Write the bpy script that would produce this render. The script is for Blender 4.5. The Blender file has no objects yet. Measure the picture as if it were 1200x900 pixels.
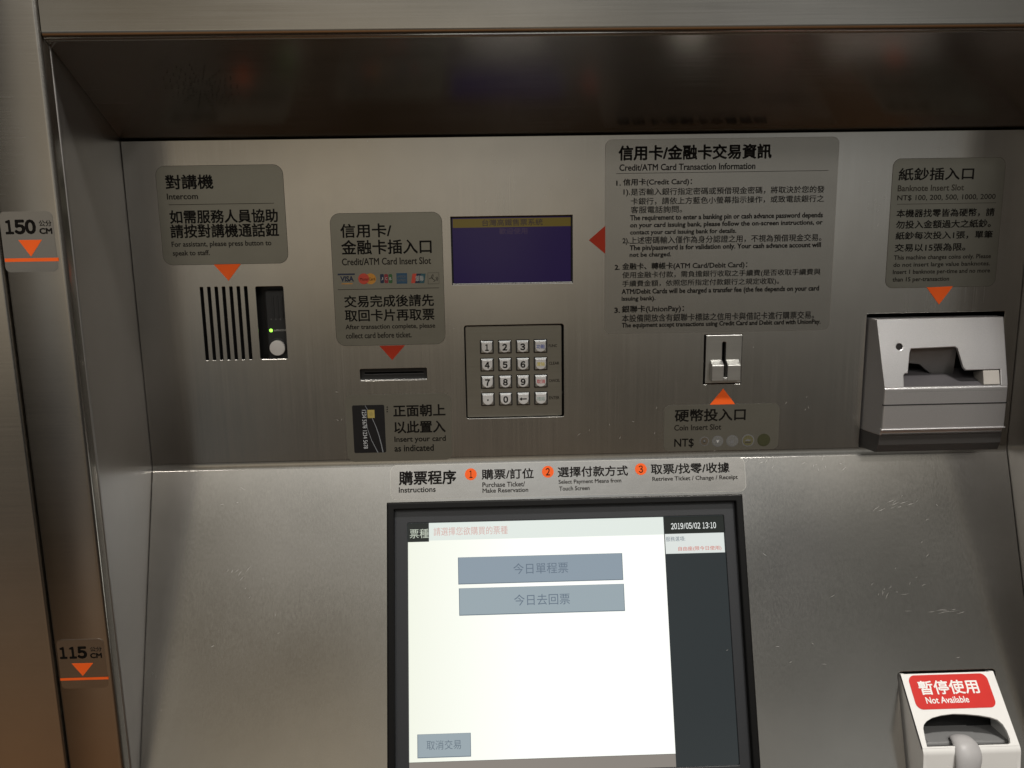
import bpy, bmesh, math, random
from math import sin, cos, pi, radians, atan, sqrt
from mathutils import Matrix, Vector
random.seed(7)
sc = bpy.context.scene
COL = sc.collection

# ------------------------------------------------------------------ camera
PITCH, YAW, ROLL = 0.1841, 0.0277, -0.0162
EYE = Vector((0.0, -0.6526, 1.5168))
FPX = 971.0                                   # focal length in photo pixels (1200 wide)
fw = Vector((sin(YAW)*cos(PITCH), cos(YAW)*cos(PITCH), -sin(PITCH)))
r0 = Vector((cos(YAW), -sin(YAW), 0.0)); u0 = r0.cross(fw)
RT = cos(ROLL)*r0 + sin(ROLL)*u0
UP = -sin(ROLL)*r0 + cos(ROLL)*u0
cam_d = bpy.data.cameras.new('camera')
cam = bpy.data.objects.new('camera', cam_d); COL.objects.link(cam)
cam_d.sensor_width = 36.0; cam_d.lens = FPX/1200*36
cam_d.clip_start = 0.01; cam_d.clip_end = 200
m3 = Matrix((RT, UP, -fw)).transposed()
cam.matrix_world = Matrix.Translation(EYE) @ m3.to_4x4()
sc.camera = cam

# ------------------------------------------------------------------ station light that the steel mirrors
w = bpy.data.worlds.new('World'); sc.world = w; w.use_nodes = True
nt = w.node_tree; nt.nodes.clear()
def N(t, tree, **kw):
    n = tree.nodes.new(t)
    for k, v in kw.items(): setattr(n, k, v)
    return n
out = N('ShaderNodeOutputWorld', nt); bg = N('ShaderNodeBackground', nt)
tc = N('ShaderNodeTexCoord', nt); sep = N('ShaderNodeSeparateXYZ', nt)
nt.links.new(tc.outputs['Generated'], sep.inputs[0])
mr = N('ShaderNodeMapRange', nt); mr.inputs['From Min'].default_value = -1
nt.links.new(sep.outputs['Z'], mr.inputs['Value'])
ramp = N('ShaderNodeValToRGB', nt)
WORLD_RAMP = [(0.0, (.010, .008, .006)), (.10, (.03, .018, .010)), (.21, (.185, .085, .034)), (.29, (.155, .098, .056)), (.365, (.062, .060, .054)),
              (.42, (.072, .068, .060)), (.455, (.17, .158, .138)), (.48, (.32, .30, .265)), (.522, (.44, .415, .37)), (.555, (.20, .182, .152)), (.60, (.185, .174, .152)), (.646, (.27, .26, .235)),
              (.671, (.42, .41, .385)), (.695, (.80, .79, .76)), (.727, (.95, .94, .91)), (.80, (.75, .73, .70)), (.88, (.45, .43, .40)), (1.0, (.32, .30, .27))]
el = ramp.color_ramp.elements
while len(el) < len(WORLD_RAMP): el.new(0.5)
for e, (p, c) in zip(el, WORLD_RAMP): e.position = p; e.color = (*c, 1)
nt.links.new(mr.outputs[0], ramp.inputs[0])
# soft random bright and dim patches, added for the steel to mirror
noi = N('ShaderNodeTexNoise', nt); noi.inputs['Scale'].default_value = 1.0; noi.inputs['Detail'].default_value = 3
wmp = N('ShaderNodeMapping', nt); wmp.inputs['Scale'].default_value = (5.5, 5.5, 3.0); wmp.inputs['Location'].default_value = (.4, 1.7, .2)
nt.links.new(tc.outputs['Generated'], wmp.inputs['Vector']); nt.links.new(wmp.outputs[0], noi.inputs['Vector'])
# random warm and cool tint, added to the mirrored surroundings
no2 = N('ShaderNodeTexNoise', nt); no2.inputs['Scale'].default_value = 2.6; no2.inputs['Detail'].default_value = 1.5
nt.links.new(tc.outputs['Generated'], no2.inputs['Vector'])
tint = N('ShaderNodeValToRGB', nt); tint.color_ramp.elements[0].position = .36; tint.color_ramp.elements[1].position = .64
tint.color_ramp.elements[0].color = (1.08, .99, .84, 1); tint.color_ramp.elements[1].color = (.93, 1.0, 1.08, 1)
nt.links.new(no2.outputs['Fac'], tint.inputs[0])
wcol = N('ShaderNodeMix', nt, data_type='RGBA', blend_type='MULTIPLY'); wcol.inputs['Factor'].default_value = 1
nt.links.new(ramp.outputs[0], wcol.inputs['A']); nt.links.new(tint.outputs[0], wcol.inputs['B'])
m2 = N('ShaderNodeMapRange', nt)
m2.inputs['From Min'].default_value = .3; m2.inputs['From Max'].default_value = .7
m2.inputs['To Min'].default_value = .42; m2.inputs['To Max'].default_value = 1.58
nt.links.new(noi.outputs['Fac'], m2.inputs['Value'])
# the hall is darker towards both sides, more so to the right of the machine
m4 = N('ShaderNodeMapRange', nt); m4.inputs['From Min'].default_value = -1
nt.links.new(sep.outputs['X'], m4.inputs['Value'])
def side_ramp(stops):
    r = N('ShaderNodeValToRGB', nt); es = r.color_ramp.elements
    while len(es) < len(stops): es.new(.5)
    for e, (p, v) in zip(es, stops): e.position = p; e.color = (v, v, v, 1)
    return r
r_mid = side_ramp([(0, .15), (.16, .18), (.235, .35), (.275, .72), (.34, 1.15), (.42, 1.0), (.50, 1.0), (.54, .95), (.64, .55), (.70, .56), (.76, .30), (.85, .2), (1.0, .15)])
r_out = side_ramp([(0, .15), (.16, .2), (.235, .38), (.27, .72), (.33, 1.0), (.42, 1.0), (.50, 1.05), (.58, .95), (.65, .85), (.70, 1.15), (.76, .40), (.85, .22), (1.0, .18)])
r_el = side_ramp([(0, 0), (.525, 0), (.56, 1), (.665, 1), (.70, 0), (1.0, 0)])
nt.links.new(m4.outputs[0], r_mid.inputs[0]); nt.links.new(m4.outputs[0], r_out.inputs[0]); nt.links.new(mr.outputs[0], r_el.inputs[0])
r4 = N('ShaderNodeMix', nt, data_type='FLOAT')
nt.links.new(r_el.outputs[0], r4.inputs[0]); nt.links.new(r_out.outputs[0], r4.inputs[2]); nt.links.new(r_mid.outputs[0], r4.inputs[3])
mm = N('ShaderNodeMath', nt, operation='MULTIPLY')
nt.links.new(m2.outputs[0], mm.inputs[0]); nt.links.new(r4.outputs[0], mm.inputs[1])
nt.links.new(wcol.outputs['Result'], bg.inputs['Color']); nt.links.new(mm.outputs[0], bg.inputs['Strength'])
nt.links.new(bg.outputs[0], out.inputs[0])

# ------------------------------------------------------------------ ceiling lamps of the hall
def lamp(name, loc, target, size, power, color=(1, .96, .9)):
    l = bpy.data.lights.new(name, 'AREA'); l.shape = 'RECTANGLE'
    l.size, l.size_y = size; l.energy = power; l.color = color
    o = bpy.data.objects.new(name, l); COL.objects.link(o); o.location = loc
    o.rotation_euler = (Vector(target)-Vector(loc)).to_track_quat('-Z', 'Y').to_euler()
lamp('ceiling_lamp', (.55, -.62, 3.1), (.3, 0, 1.2), (.25, .12), 31)
lamp('ceiling_lamp', (-.75, -1.9, 2.9), (-.1, .1, 1.35), (.35, .2), 6, (1, .93, .84))
lamp('ceiling_lamp', (.95, -1.7, 2.9), (.35, .1, 1.3), (.35, .2), 12, (1, .96, .9))

sc.view_settings.view_transform = 'Standard'; sc.view_settings.look = 'None'
sc.view_settings.exposure = 0; sc.view_settings.gamma = 1
sc.cycles.use_denoising = True
sc.cycles.max_bounces = 8

# ------------------------------------------------------------------ planes of the machine (metres)
D, ZF, ZT, ZH = .1196, 1.2989, 1.5993, 1.6597     # depth of the niche, fold, top of panel, header edge
XL, XR, X1, XS = -.3229, .5057, -.3266, -.3696
TH = atan(.3527)                                   # the lower panel leans back by this much
FR = {'W': Matrix.Identity(4),
      'P': Matrix.Identity(4),
      'U': Matrix.Translation((0, D, 0)),
      'L': Matrix.Translation((0, D, ZF)) @ Matrix.Rotation(-TH, 4, 'X')}
def pick(fr, px, py, o=0.0):
    """photo pixel -> (x, z) in frame fr on the plane standing o out of it"""
    M = FR[fr].inverted()
    d = RT*((px-600)/FPX) - UP*((py-450)/FPX) + fw
    a = M @ EYE; b = M.to_3x3() @ d
    t = (-o - a.y)/b.y
    return (a.x+t*b.x, a.z+t*b.z)

# ------------------------------------------------------------------ materials
MATS = {}
def base_mat(name):
    m = bpy.data.materials.new(name); m.use_nodes = True
    MATS[name] = m
    return m, m.node_tree, m.node_tree.nodes['Principled BSDF']
def plain(name, col, rough=.5, metal=0., spec=.5, emit=None, estr=1., var=.06, scale=60., bump=0.):
    m, t, b = base_mat(name)
    b.inputs['Roughness'].default_value = rough; b.inputs['Metallic'].default_value = metal
    b.inputs['Specular IOR Level'].default_value = spec
    c = N('ShaderNodeTexCoord', t); n = N('ShaderNodeTexNoise', t)
    n.inputs['Scale'].default_value = scale; n.inputs['Detail'].default_value = 4
    t.links.new(c.outputs['Object'], n.inputs['Vector'])
    hs = N('ShaderNodeMapRange', t); hs.inputs['To Min'].default_value = 1-var*1.6; hs.inputs['To Max'].default_value = 1+var*1.6
    t.links.new(n.outputs['Fac'], hs.inputs['Value'])
    mx = N('ShaderNodeVectorMath', t, operation='SCALE'); mx.inputs[0].default_value = col
    t.links.new(hs.outputs[0], mx.inputs['Scale']); t.links.new(mx.outputs[0], b.inputs['Base Color'])
    if bump:
        bp = N('ShaderNodeBump', t); bp.inputs['Strength'].default_value = bump; bp.inputs['Distance'].default_value = .0004
        t.links.new(n.outputs['Fac'], bp.inputs['Height']); t.links.new(bp.outputs[0], b.inputs['Normal'])
    if emit:
        b.inputs['Emission Color'].default_value = (*emit, 1); b.inputs['Emission Strength'].default_value = estr
    return m
def steel(name, col=(.56, .54, .51), rough=.26, axis='Z', wave=.0, streak=.022, metal=1.0):
    """brushed stainless steel: fine streaks along axis, soft smears, faint specks"""
    m, t, b = base_mat(name)
    b.inputs['Metallic'].default_value = metal
    c = N('ShaderNodeTexCoord', t)
    mp = N('ShaderNodeMapping', t)
    mp.inputs['Scale'].default_value = {'Z': (900, 900, 9), 'X': (9, 900, 900)}[axis]
    t.links.new(c.outputs['Object'], mp.inputs['Vector'])
    n1 = N('ShaderNodeTexNoise', t); n1.inputs['Scale'].default_value = 1; n1.inputs['Detail'].default_value = 3
    t.links.new(mp.outputs[0], n1.inputs['Vector'])
    n2 = N('ShaderNodeTexNoise', t); n2.inputs['Scale'].default_value = 6; n2.inputs['Detail'].default_value = 1.5; n2.inputs['Roughness'].default_value = .45
    t.links.new(c.outputs['Object'], n2.inputs['Vector'])
    n3 = N('ShaderNodeTexNoise', t); n3.inputs['Scale'].default_value = 45; n3.inputs['Detail'].default_value = 6
    t.links.new(c.outputs['Object'], n3.inputs['Vector'])
    # roughness: base + smears + streaks
    r1 = N('ShaderNodeMapRange', t); r1.inputs['From Min'].default_value = .3; r1.inputs['From Max'].default_value = .7
    r1.inputs['To Min'].default_value = rough-.03; r1.inputs['To Max'].default_value = rough+.055
    t.links.new(n2.outputs['Fac'], r1.inputs['Value'])
    r2 = N('ShaderNodeMapRange', t); r2.inputs['To Min'].default_value = -.05; r2.inputs['To Max'].default_value = .05
    t.links.new(n1.outputs['Fac'], r2.inputs['Value'])
    ra = N('ShaderNodeMath', t, operation='ADD'); t.links.new(r1.outputs[0], ra.inputs[0]); t.links.new(r2.outputs[0], ra.inputs[1])
    t.links.new(ra.outputs[0], b.inputs['Roughness'])
    # colour: streaks and handling stains
    s1 = N('ShaderNodeMapRange', t); s1.inputs['From Min'].default_value = .25; s1.inputs['From Max'].default_value = .75
    s1.inputs['To Min'].default_value = 1-streak; s1.inputs['To Max'].default_value = 1+streak
    t.links.new(n1.outputs['Fac'], s1.inputs['Value'])
    s2 = N('ShaderNodeMapRange', t); s2.inputs['From Min'].default_value = .3; s2.inputs['From Max'].default_value = .7
    s2.inputs['To Min'].default_value = .98; s2.inputs['To Max'].default_value = 1.02
    t.links.new(n3.outputs['Fac'], s2.inputs['Value'])
    mu = N('ShaderNodeMath', t, operation='MULTIPLY'); t.links.new(s1.outputs[0], mu.inputs[0]); t.links.new(s2.outputs[0], mu.inputs[1])
    vs = N('ShaderNodeVectorMath', t, operation='SCALE'); vs.inputs[0].default_value = col
    t.links.new(mu.outputs[0], vs.inputs['Scale']); t.links.new(vs.outputs[0], b.inputs['Base Color'])
    # brushing and slight unevenness of the sheet
    b1 = N('ShaderNodeBump', t); b1.inputs['Strength'].default_value = .05; b1.inputs['Distance'].default_value = .0002
    t.links.new(n1.outputs['Fac'], b1.inputs['Height'])
    b2 = N('ShaderNodeBump', t); b2.inputs['Strength'].default_value = .12; b2.inputs['Distance'].default_value = .003
    t.links.new(n2.outputs['Fac'], b2.inputs['Height']); t.links.new(b1.outputs[0], b2.inputs['Normal'])
    t.links.new(b2.outputs[0], b.inputs['Normal'])
    return m
steel('panel_steel', (.58, .56, .53), .20)
steel('header_steel', (.54, .525, .50), .20, 'X')
steel('pillar_steel', (.56, .53, .49), .22, 'X')
steel('wall_steel', (.50, .48, .46), .36)
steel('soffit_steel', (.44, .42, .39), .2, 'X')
steel('keypad_steel', (.36, .35, .31), .34, 'X', streak=.03)
steel('key_steel', (.66, .66, .65), .24, streak=.02)
steel('coin_steel', (.55, .55, .53), .36, 'X')
plain('key_face', (.78, .78, .78), .35, .55, var=.04)
plain('film', (.285, .278, .24), .31, .84, var=.06, scale=25, bump=.5)
plain('film_edge', (.07, .06, .045), .6)
plain('film_pale', (.50, .47, .435), .22, .99, var=.05, scale=25)
plain('clear_film', (.52, .50, .47), .26, .96, var=.05, scale=30, bump=.4)
plain('clear_film_info', (.43, .415, .385), .27, .94, var=.05, scale=30)
plain('clear_edge', (.62, .6, .55), .35, .7)
plain('info_edge', (.30, .28, .25), .45, .6)
plain('ink', (.006, .005, .004), .6, spec=.12, var=.1)
plain('ink_grey', (.018, .015, .012), .6, spec=.15, var=.1)
plain('ink_faint', (.05, .045, .036), .6, spec=.15, var=.1)
plain('orange', (.90, .125, .018), .5, spec=.2, var=.05)
plain('orange_shaded', (.36, .03, .011), .5, spec=.2, var=.05)  # arrow orange with the shade put into its colour
plain('sign_red', (.60, .028, .022), .5, spec=.2, var=.05)
plain('sign_white', (.85, .84, .82), .45)
plain('black_plastic', (.010, .010, .010), .42, bump=.2, scale=900)
plain('dark_plastic', (.022, .023, .024), .38, bump=.15, scale=900)
plain('gasket', (.005, .005, .005), .5, spec=.2)
plain('bezel', (.030, .032, .036), .42, bump=.15, scale=900)
plain('void', (.003, .003, .003), .8)
plain('cabinet_grey', (.03, .03, .03), .7)
plain('silver_paint', (.74, .73, .74), .30, .85, bump=.25, scale=1400, var=.05)
plain('silver_shaded', (.075, .072, .07), .4, .35, bump=.25, scale=1400)  # darker copy of the silver, shade put into the colour
plain('jaw_grey', (.20, .195, .19), .34, .6)
plain('ramp_grey', (.085, .08, .085), .3, .1)
plain('beige_plastic', (.40, .375, .345), .5)
plain('white_shell', (.80, .79, .77), .34, var=.03, scale=30)
plain('grey_tray', (.22, .22, .22), .38)
plain('grey_tongue', (.40, .39, .39), .42)
plain('white_button', (.62, .60, .57), .4)
plain('led_green', (.1, .3, .02), .3, emit=(.35, 1., .08), estr=2.2)
plain('led_dark', (.015, .013, .013), .2)
plain('grey_mark', (.13, .13, .13), .5)
plain('pale_mark', (.4, .4, .38), .5)
plain('scratch', (.62, .60, .57), .45, .5)
plain('card_black', (.008, .008, .009), .3)
plain('chip_gold', (.42, .33, .10), .4, .3)
plain('card_white', (.45, .46, .47), .5)
plain('card_line', (.17, .18, .19), .5)
plain('logo_red', (.50, .055, .03), .5); plain('logo_amber', (.52, .23, .03), .5)
plain('logo_navy', (.012, .02, .05), .5); plain('logo_blue', (.02, .07, .13), .5)
plain('logo_green', (.03, .10, .03), .5); plain('logo_teal', (.02, .08, .10), .5); plain('logo_crimson', (.22, .02, .03), .5)
plain('coin_bronze', (.12, .10, .075), .45, .4, scale=900, var=.3); plain('coin_silver', (.21, .21, .20), .4, .5, scale=900, var=.3)
plain('coin_brass', (.14, .13, .07), .45, .4, scale=900, var=.3); plain('coin_olive', (.045, .047, .02), .5, .2, scale=900, var=.3)
plain('ink_blue', (.10, .14, .42), .5); plain('ink_yellow', (.62, .52, .16), .5); plain('ink_red', (.50, .12, .13), .5); plain('ink_green', (.36, .42, .40), .5)

def glow(name, col, strength, grad=0., rough=.12):
    """lit liquid-crystal picture element behind glass; grad: the backlight is weaker towards the left edge"""
    m, t, b = base_mat(name)
    b.inputs['Specular IOR Level'].default_value = .3; b.inputs['Base Color'].default_value = (.004, .004, .004, 1); b.inputs['Roughness'].default_value = rough
    b.inputs['Emission Color'].default_value = (*col, 1); b.inputs['Emission Strength'].default_value = strength
    if grad:
        c = N('ShaderNodeTexCoord', t); s = N('ShaderNodeSeparateXYZ', t); t.links.new(c.outputs['Object'], s.inputs[0])
        r = N('ShaderNodeValToRGB', t); mr_ = N('ShaderNodeMapRange', t)
        mr_.inputs['From Min'].default_value = -.155; mr_.inputs['From Max'].default_value = -.04
        t.links.new(s.outputs['X'], mr_.inputs['Value']); t.links.new(mr_.outputs[0], r.inputs[0])
        r.color_ramp.elements[0].color = (col[0]*.86, col[1]*.87, col[2]*.80, 1)
        r.color_ramp.elements[1].color = (*col, 1)
        t.links.new(r.outputs[0], b.inputs['Emission Color'])
    return m
glow('lcd_white', (.985, 1.0, .95), 1.06, grad=1)
glow('lcd_band', (.76, .82, .77), 1.0)
glow('lcd_dark', (.030, .036, .038), 1.0)
glow('lcd_head', (.022, .025, .022), 1.0)
glow('lcd_button', (.32, .385, .42), 1.0)
glow('lcd_button_top', (.265, .325, .38), 1.0)
glow('lcd_shadow', (.14, .18, .22), 1.0)
glow('lcd_text', (.13, .17, .22), 1.0)
glow('lcd_pale', (.72, .76, .73), 1.0)
glow('lcd_red', (.62, .22, .18), 1.0)
glow('lcd_pink', (.66, .42, .38), 1.0)
glow('lcd_green_text', (.55, .60, .50), 1.0)
glow('lcd_bright', (.85, .88, .85), 1.0)
glow('lcd_grey', (.25, .225, .20), 1.0)
glow('vfd_purple', (.008, .003, .030), 1.0, rough=.08)
glow('vfd_yellow', (.068, .048, .008), 1.0, rough=.08)
glow('vfd_text', (.018, .012, .012), 1.0, rough=.08)
glow('vfd_text_low', (.026, .015, .034), 1.0, rough=.08)

# ------------------------------------------------------------------ mesh building
CURVE2D = Matrix(((1, 0, 0, 0), (0, 0, -1, 0), (0, 1, 0, 0), (0, 0, 0, 1)))     # curve xy -> panel xz, curve z -> out
def eval_mesh(cu):
    o = bpy.data.objects.new('tmp', cu); COL.objects.link(o)
    dg = bpy.context.evaluated_depsgraph_get()
    me = bpy.data.meshes.new_from_object(o.evaluated_get(dg), depsgraph=dg)
    vs = [v.co.copy() for v in me.vertices]; fs = [tuple(p.vertices) for p in me.polygons]
    bpy.data.objects.remove(o); bpy.data.meshes.remove(me); bpy.data.curves.remove(cu)
    return vs, fs
def area(p): return sum(p[i][0]*p[(i+1) % len(p)][1]-p[(i+1) % len(p)][0]*p[i][1] for i in range(len(p)))/2
def rr(x0, x1, z0, z1, r=0., n=6):
    """rounded rectangle, anticlockwise"""
    if r <= 0: return [(x0, z0), (x1, z0), (x1, z1), (x0, z1)]
    p = []
    for cx, cz, a in ((x1-r, z0+r, -90), (x1-r, z1-r, 0), (x0+r, z1-r, 90), (x0+r, z0+r, 180)):
        for i in range(n+1):
            t = radians(a+90*i/n); p.append((cx+r*cos(t), cz+r*sin(t)))
    return p
def circ(cx, cz, r, n=28): return [(cx+r*cos(2*pi*i/n), cz+r*sin(2*pi*i/n)) for i in range(n)]
def box_px(fr, xl, xr, yt, yb, o=0.):
    """photo rectangle -> (x0, x1, z0, z1) on the frame, from its four sides"""
    ym, xm = (yt+yb)/2, (xl+xr)/2
    return pick(fr, xl, ym, o)[0], pick(fr, xr, ym, o)[0], pick(fr, xm, yb, o)[1], pick(fr, xm, yt, o)[1]
def quad_px(fr, tl, tr, bl, br, o=0.):
    a, b, c, d = [pick(fr, *p, o) for p in (tl, tr, bl, br)]
    return (a[0]+c[0])/2, (b[0]+d[0])/2, (c[1]+d[1])/2, (a[1]+b[1])/2

class MB:
    """collects shapes, each with its material, and links them as ONE mesh"""
    def __init__(s): s.v = []; s.f = []; s.m = []; s.mats = []
    def add(s, vs, fs, mat, M=None):
        if mat not in s.mats: s.mats.append(mat)
        k = len(s.v); i = s.mats.index(mat)
        s.v += [(M @ Vector(v)) if M else Vector(v) for v in vs]
        s.f += [tuple(k+j for j in f) for f in fs]; s.m += [i]*len(fs)
        return s
    def plate(s, outer, y0, y1, mat, holes=(), bev=0., M=None):
        """flat sheet with holes between depths y0 (front) and y1 (back)"""
        cu = bpy.data.curves.new('tmp', 'CURVE'); cu.dimensions = '2D'; cu.fill_mode = 'BOTH'
        for k, poly in enumerate([outer, *holes]):
            poly = list(poly)
            if (area(poly) > 0) == (k > 0): poly.reverse()
            sp = cu.splines.new('POLY'); sp.points.add(len(poly)-1); sp.use_cyclic_u = True
            for q, (x, z) in zip(sp.points, poly): q.co = (x, z, 0, 1)
        cu.extrude = abs(y1-y0)/2-bev; cu.bevel_depth = bev; cu.bevel_resolution = 1; cu.offset = -bev
        vs, fs = eval_mesh(cu)
        T = Matrix.Translation((0, (y0+y1)/2, 0)) @ CURVE2D
        return s.add(vs, fs, mat, (M @ T) if M else T)
    def flat(s, poly, y, mat):
        """printed patch, facing out"""
        if area(poly) < 0: poly = list(reversed(poly))
        return s.add([(x, y, z) for x, z in poly], [tuple(range(len(poly)))], mat)
    def strip(s, pts, width, y, mat):
        """printed line of constant width along pts"""
        vs, fs = [], []
        for i, p in enumerate(pts):
            a, b = pts[max(i-1, 0)], pts[min(i+1, len(pts)-1)]
            dx, dz = b[0]-a[0], b[1]-a[1]; l = sqrt(dx*dx+dz*dz) or 1
            wd = width[i] if isinstance(width, (list, tuple)) else width
            nx, nz = -dz/l*wd/2, dx/l*wd/2
            vs += [(p[0]+nx, y, p[1]+nz), (p[0]-nx, y, p[1]-nz)]
        for i in range(len(pts)-1): fs.append((2*i, 2*i+1, 2*i+3, 2*i+2))
        return s.add(vs, fs, mat)
    def text(s, body, x0, x1, z0, z1, y, mat, bold=0., res=3, turn=0):
        """lettering whose ink fills the box x0..x1, z0..z1"""
        cu = bpy.data.curves.new('tmp', 'FONT'); cu.body = body; cu.size = 1; cu.resolution_u = res
        vs, fs = eval_mesh(cu)
        if turn: vs = [Vector((v.y, -v.x, 0)) for v in vs]
        ax, bx = min(v.x for v in vs), max(v.x for v in vs); az, bz = min(v.y for v in vs), max(v.y for v in vs)
        kx = (x1-x0)/(bx-ax); kz = (z1-z0)/(bz-az)
        pts = [(x0+(v.x-ax)*kx, y, z0+(v.y-az)*kz) for v in vs]
        if bold > 0:                             # heavier strokes: a thin band along every outline
            wd = bold*min(kx, kz); edge = {}
            for f in fs:
                for i in range(len(f)):
                    a, b = f[i], f[(i+1) % len(f)]
                    if (b, a) in edge: del edge[(b, a)]
                    else: edge[(a, b)] = 1
            bv, bf = [], []
            for a, b in edge:
                pa, pb = pts[a], pts[b]; dx, dz = pb[0]-pa[0], pb[2]-pa[2]; l = sqrt(dx*dx+dz*dz)
                if l < 1e-9: continue
                ex, ez = dx/l*wd, dz/l*wd; k = len(bv); yb = y+.00002
                bv += [(pa[0]-ex*.5+ez, yb, pa[2]-ez*.5-ex), (pa[0]-ex*.5-ez, yb, pa[2]-ez*.5+ex), (pb[0]+ex*.5-ez, yb, pb[2]+ez*.5+ex), (pb[0]+ex*.5+ez, yb, pb[2]+ez*.5-ex)]
                bf.append((k, k+3, k+2, k+1))
            s.add(bv, bf, mat)
        return s.add(pts, fs, mat)
    def digits(s, body, x0, x1, z0, z1, y, mat, bold=0.):
        """figures set in equal cells, with a flagged 1"""
        cw = {'/': .72, ':': .5, ' ': .55, ',': .5}
        k = (x1-x0)/sum(cw.get(c, 1) for c in body); x = x0; gap = k*.14
        for c in body:
            wd = cw.get(c, 1)*k
            if c == ':':
                for zc in (.28, .72): s.flat(rr(x+wd*.3, x+wd*.7, z0+(z1-z0)*zc-wd*.2, z0+(z1-z0)*zc+wd*.2), y, mat)
            elif c == '/': s.strip([(x+wd*.15, z0), (x+wd*.85, z1)], k*.14, y, mat)
            elif c != ' ':
                g = chr(ord(c)+0xFEE0) if c.isdigit() else c
                t = .14*k if c == '1' else 0
                s.text(g, x+gap*.5+t, x+wd-gap*.5-t*.6, z0, z1, y, mat, bold, 3)
            x += wd
        return s
    def prism(s, poly, a, b, axis, mat):
        """closed outline swept along an axis: 'X' outline (y,z), 'Z' outline (x,y)"""
        n = len(poly)
        f = {'X': lambda p, t: (t, p[0], p[1]), 'Z': lambda p, t: (p[0], p[1], t)}[axis]
        vs = [f(p, a) for p in poly]+[f(p, b) for p in poly]
        fs = [(i, (i+1) % n, n+(i+1) % n, n+i) for i in range(n)]+[tuple(reversed(range(n))), tuple(range(n, 2*n))]
        return s.add(vs, fs, mat)
    def block(s, x0, x1, y0, y1, z0, z1, mat): return s.prism([(x0, y0), (x1, y0), (x1, y1), (x0, y1)], z0, z1, 'Z', mat)
    def build(s, name, parent=None, M=None, origin=(0, 0, 0), bevel=0., smooth=None, seg=2, fix=True):
        """origin: where the object's own origin sits, in the frame of the coordinates; M: that frame"""
        M = M or Matrix.Identity(4); og = Vector(origin)
        me = bpy.data.meshes.new(name)
        me.from_pydata([v-og for v in s.v], [], s.f)
        for k in s.mats: me.materials.append(MATS[k])
        me.polygons.foreach_set('material_index', s.m)
        if fix:
            bm = bmesh.new(); bm.from_mesh(me)
            bmesh.ops.remove_doubles(bm, verts=bm.verts, dist=1e-6)
            bmesh.ops.recalc_face_normals(bm, faces=[f for f in bm.faces]); bm.to_mesh(me); bm.free()
        me.update()
        o = bpy.data.objects.new(name, me); COL.objects.link(o)
        place(o, M @ Matrix.Translation(og), parent)
        if smooth is not None:
            for p in me.polygons: p.use_smooth = True
            me.set_sharp_from_angle(angle=radians(smooth))
        if bevel:
            b = o.modifiers.new('bevel', 'BEVEL'); b.width = bevel; b.segments = seg; b.limit_method = 'ANGLE'; b.angle_limit = radians(30)
        return o
WM = {}
def place(o, M, parent=None):
    WM[o.name] = M.copy()
    if parent: o.parent = parent; o.matrix_basis = WM[parent.name].inverted() @ M
    else: o.matrix_basis = M
def empty(name, M, parent=None):
    o = bpy.data.objects.new(name, None); COL.objects.link(o); o.empty_display_size = .05
    place(o, M, parent); return o
def tag(o, label=None, cat=None, group=None, kind=None):
    for k, v in (('label', label), ('category', cat), ('group', group), ('kind', kind)):
        if v: o[k] = v
    return o

# ================================================================== ticket machine
machine = tag(empty('ticket_machine', Matrix.Translation((.09, 0, 0))),
              'brushed stainless steel ticket vending machine with touch screen, keypad and slots in a recessed niche', 'ticket machine')
BOT, TOP = 0.0, 2.05

# ---- front pillars beside the niche
def pillar(xa, xb, mirror):
    """front face xa..xb; the niche is on the xb side"""
    s = -1 if mirror else 1
    r = abs(XL-X1); p = []
    for i in range(6):                                # rounded edge into the niche
        t = radians(90*i/5); p.append((xb+s*r*sin(t), r-r*cos(t)))
    p += [(xb+s*r, .0115), (xb+s*(r-.004), .0115), (xb-s*.006, .03), (xa, .03)]
    for i in range(4):
        t = radians(90*i/3); p.append((xa+s*(.0015-.0015*cos(radians(90*i/3))), .0015-.0015*sin(radians(90*i/3))))
    return MB().prism(p, BOT, TOP, 'Z', 'pillar_steel').build('pillar', machine, smooth=35)
pillar(XS+.0013, X1, False)
XRF = XR+(XL-X1)
pillar(XRF+.30, XRF, True)

# ---- side walls of the niche, each with a rolled lip along its front edge
def side_wall(x, s):
    p = [(x+s*.0000, D+.02), (x-s*.003, D+.02), (x-s*.003, .0125)]
    for i in range(7):
        t = radians(180*i/6); p.append((x-s*.0006+s*.0014*-cos(t), .0135-.0014*sin(t)))
    p += [(x, .0152)]
    return MB().prism(p, .9, ZH+.01, 'Z', 'wall_steel').build('side_wall', machine, smooth=35)
side_wall(XL, 1); side_wall(XR, -1)

# ---- header over the niche, its bottom edge rolled, and the soffit that slopes back from it
R_ = .0055
p = [(0, TOP), (.02, TOP), (.02, ZH+.004), (.0075, ZH)]
for i in range(7):
    t = radians(80-80*i/6); p.append((R_-R_*cos(t), ZH+R_-R_*sin(t)))
MB().prism(p, XL+.0012, XR-.0012, 'X', 'header_steel').build('header', machine, smooth=40)
p = [(.0072, ZH-.0003), (D+.004, ZT+.0002), (D+.004, ZT+.003), (.0072, ZH+.003)]
soffit = MB().prism(p, XL+.0003, XR-.0003, 'X', 'soffit_steel').build('soffit', machine)
FR['S'] = Matrix.Translation((0, .0072, ZH-.0003)) @ Matrix.Rotation(math.atan2(ZH-ZT, -(D-.0072)) - pi, 4, 'X') @ Matrix.Identity(4)

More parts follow.
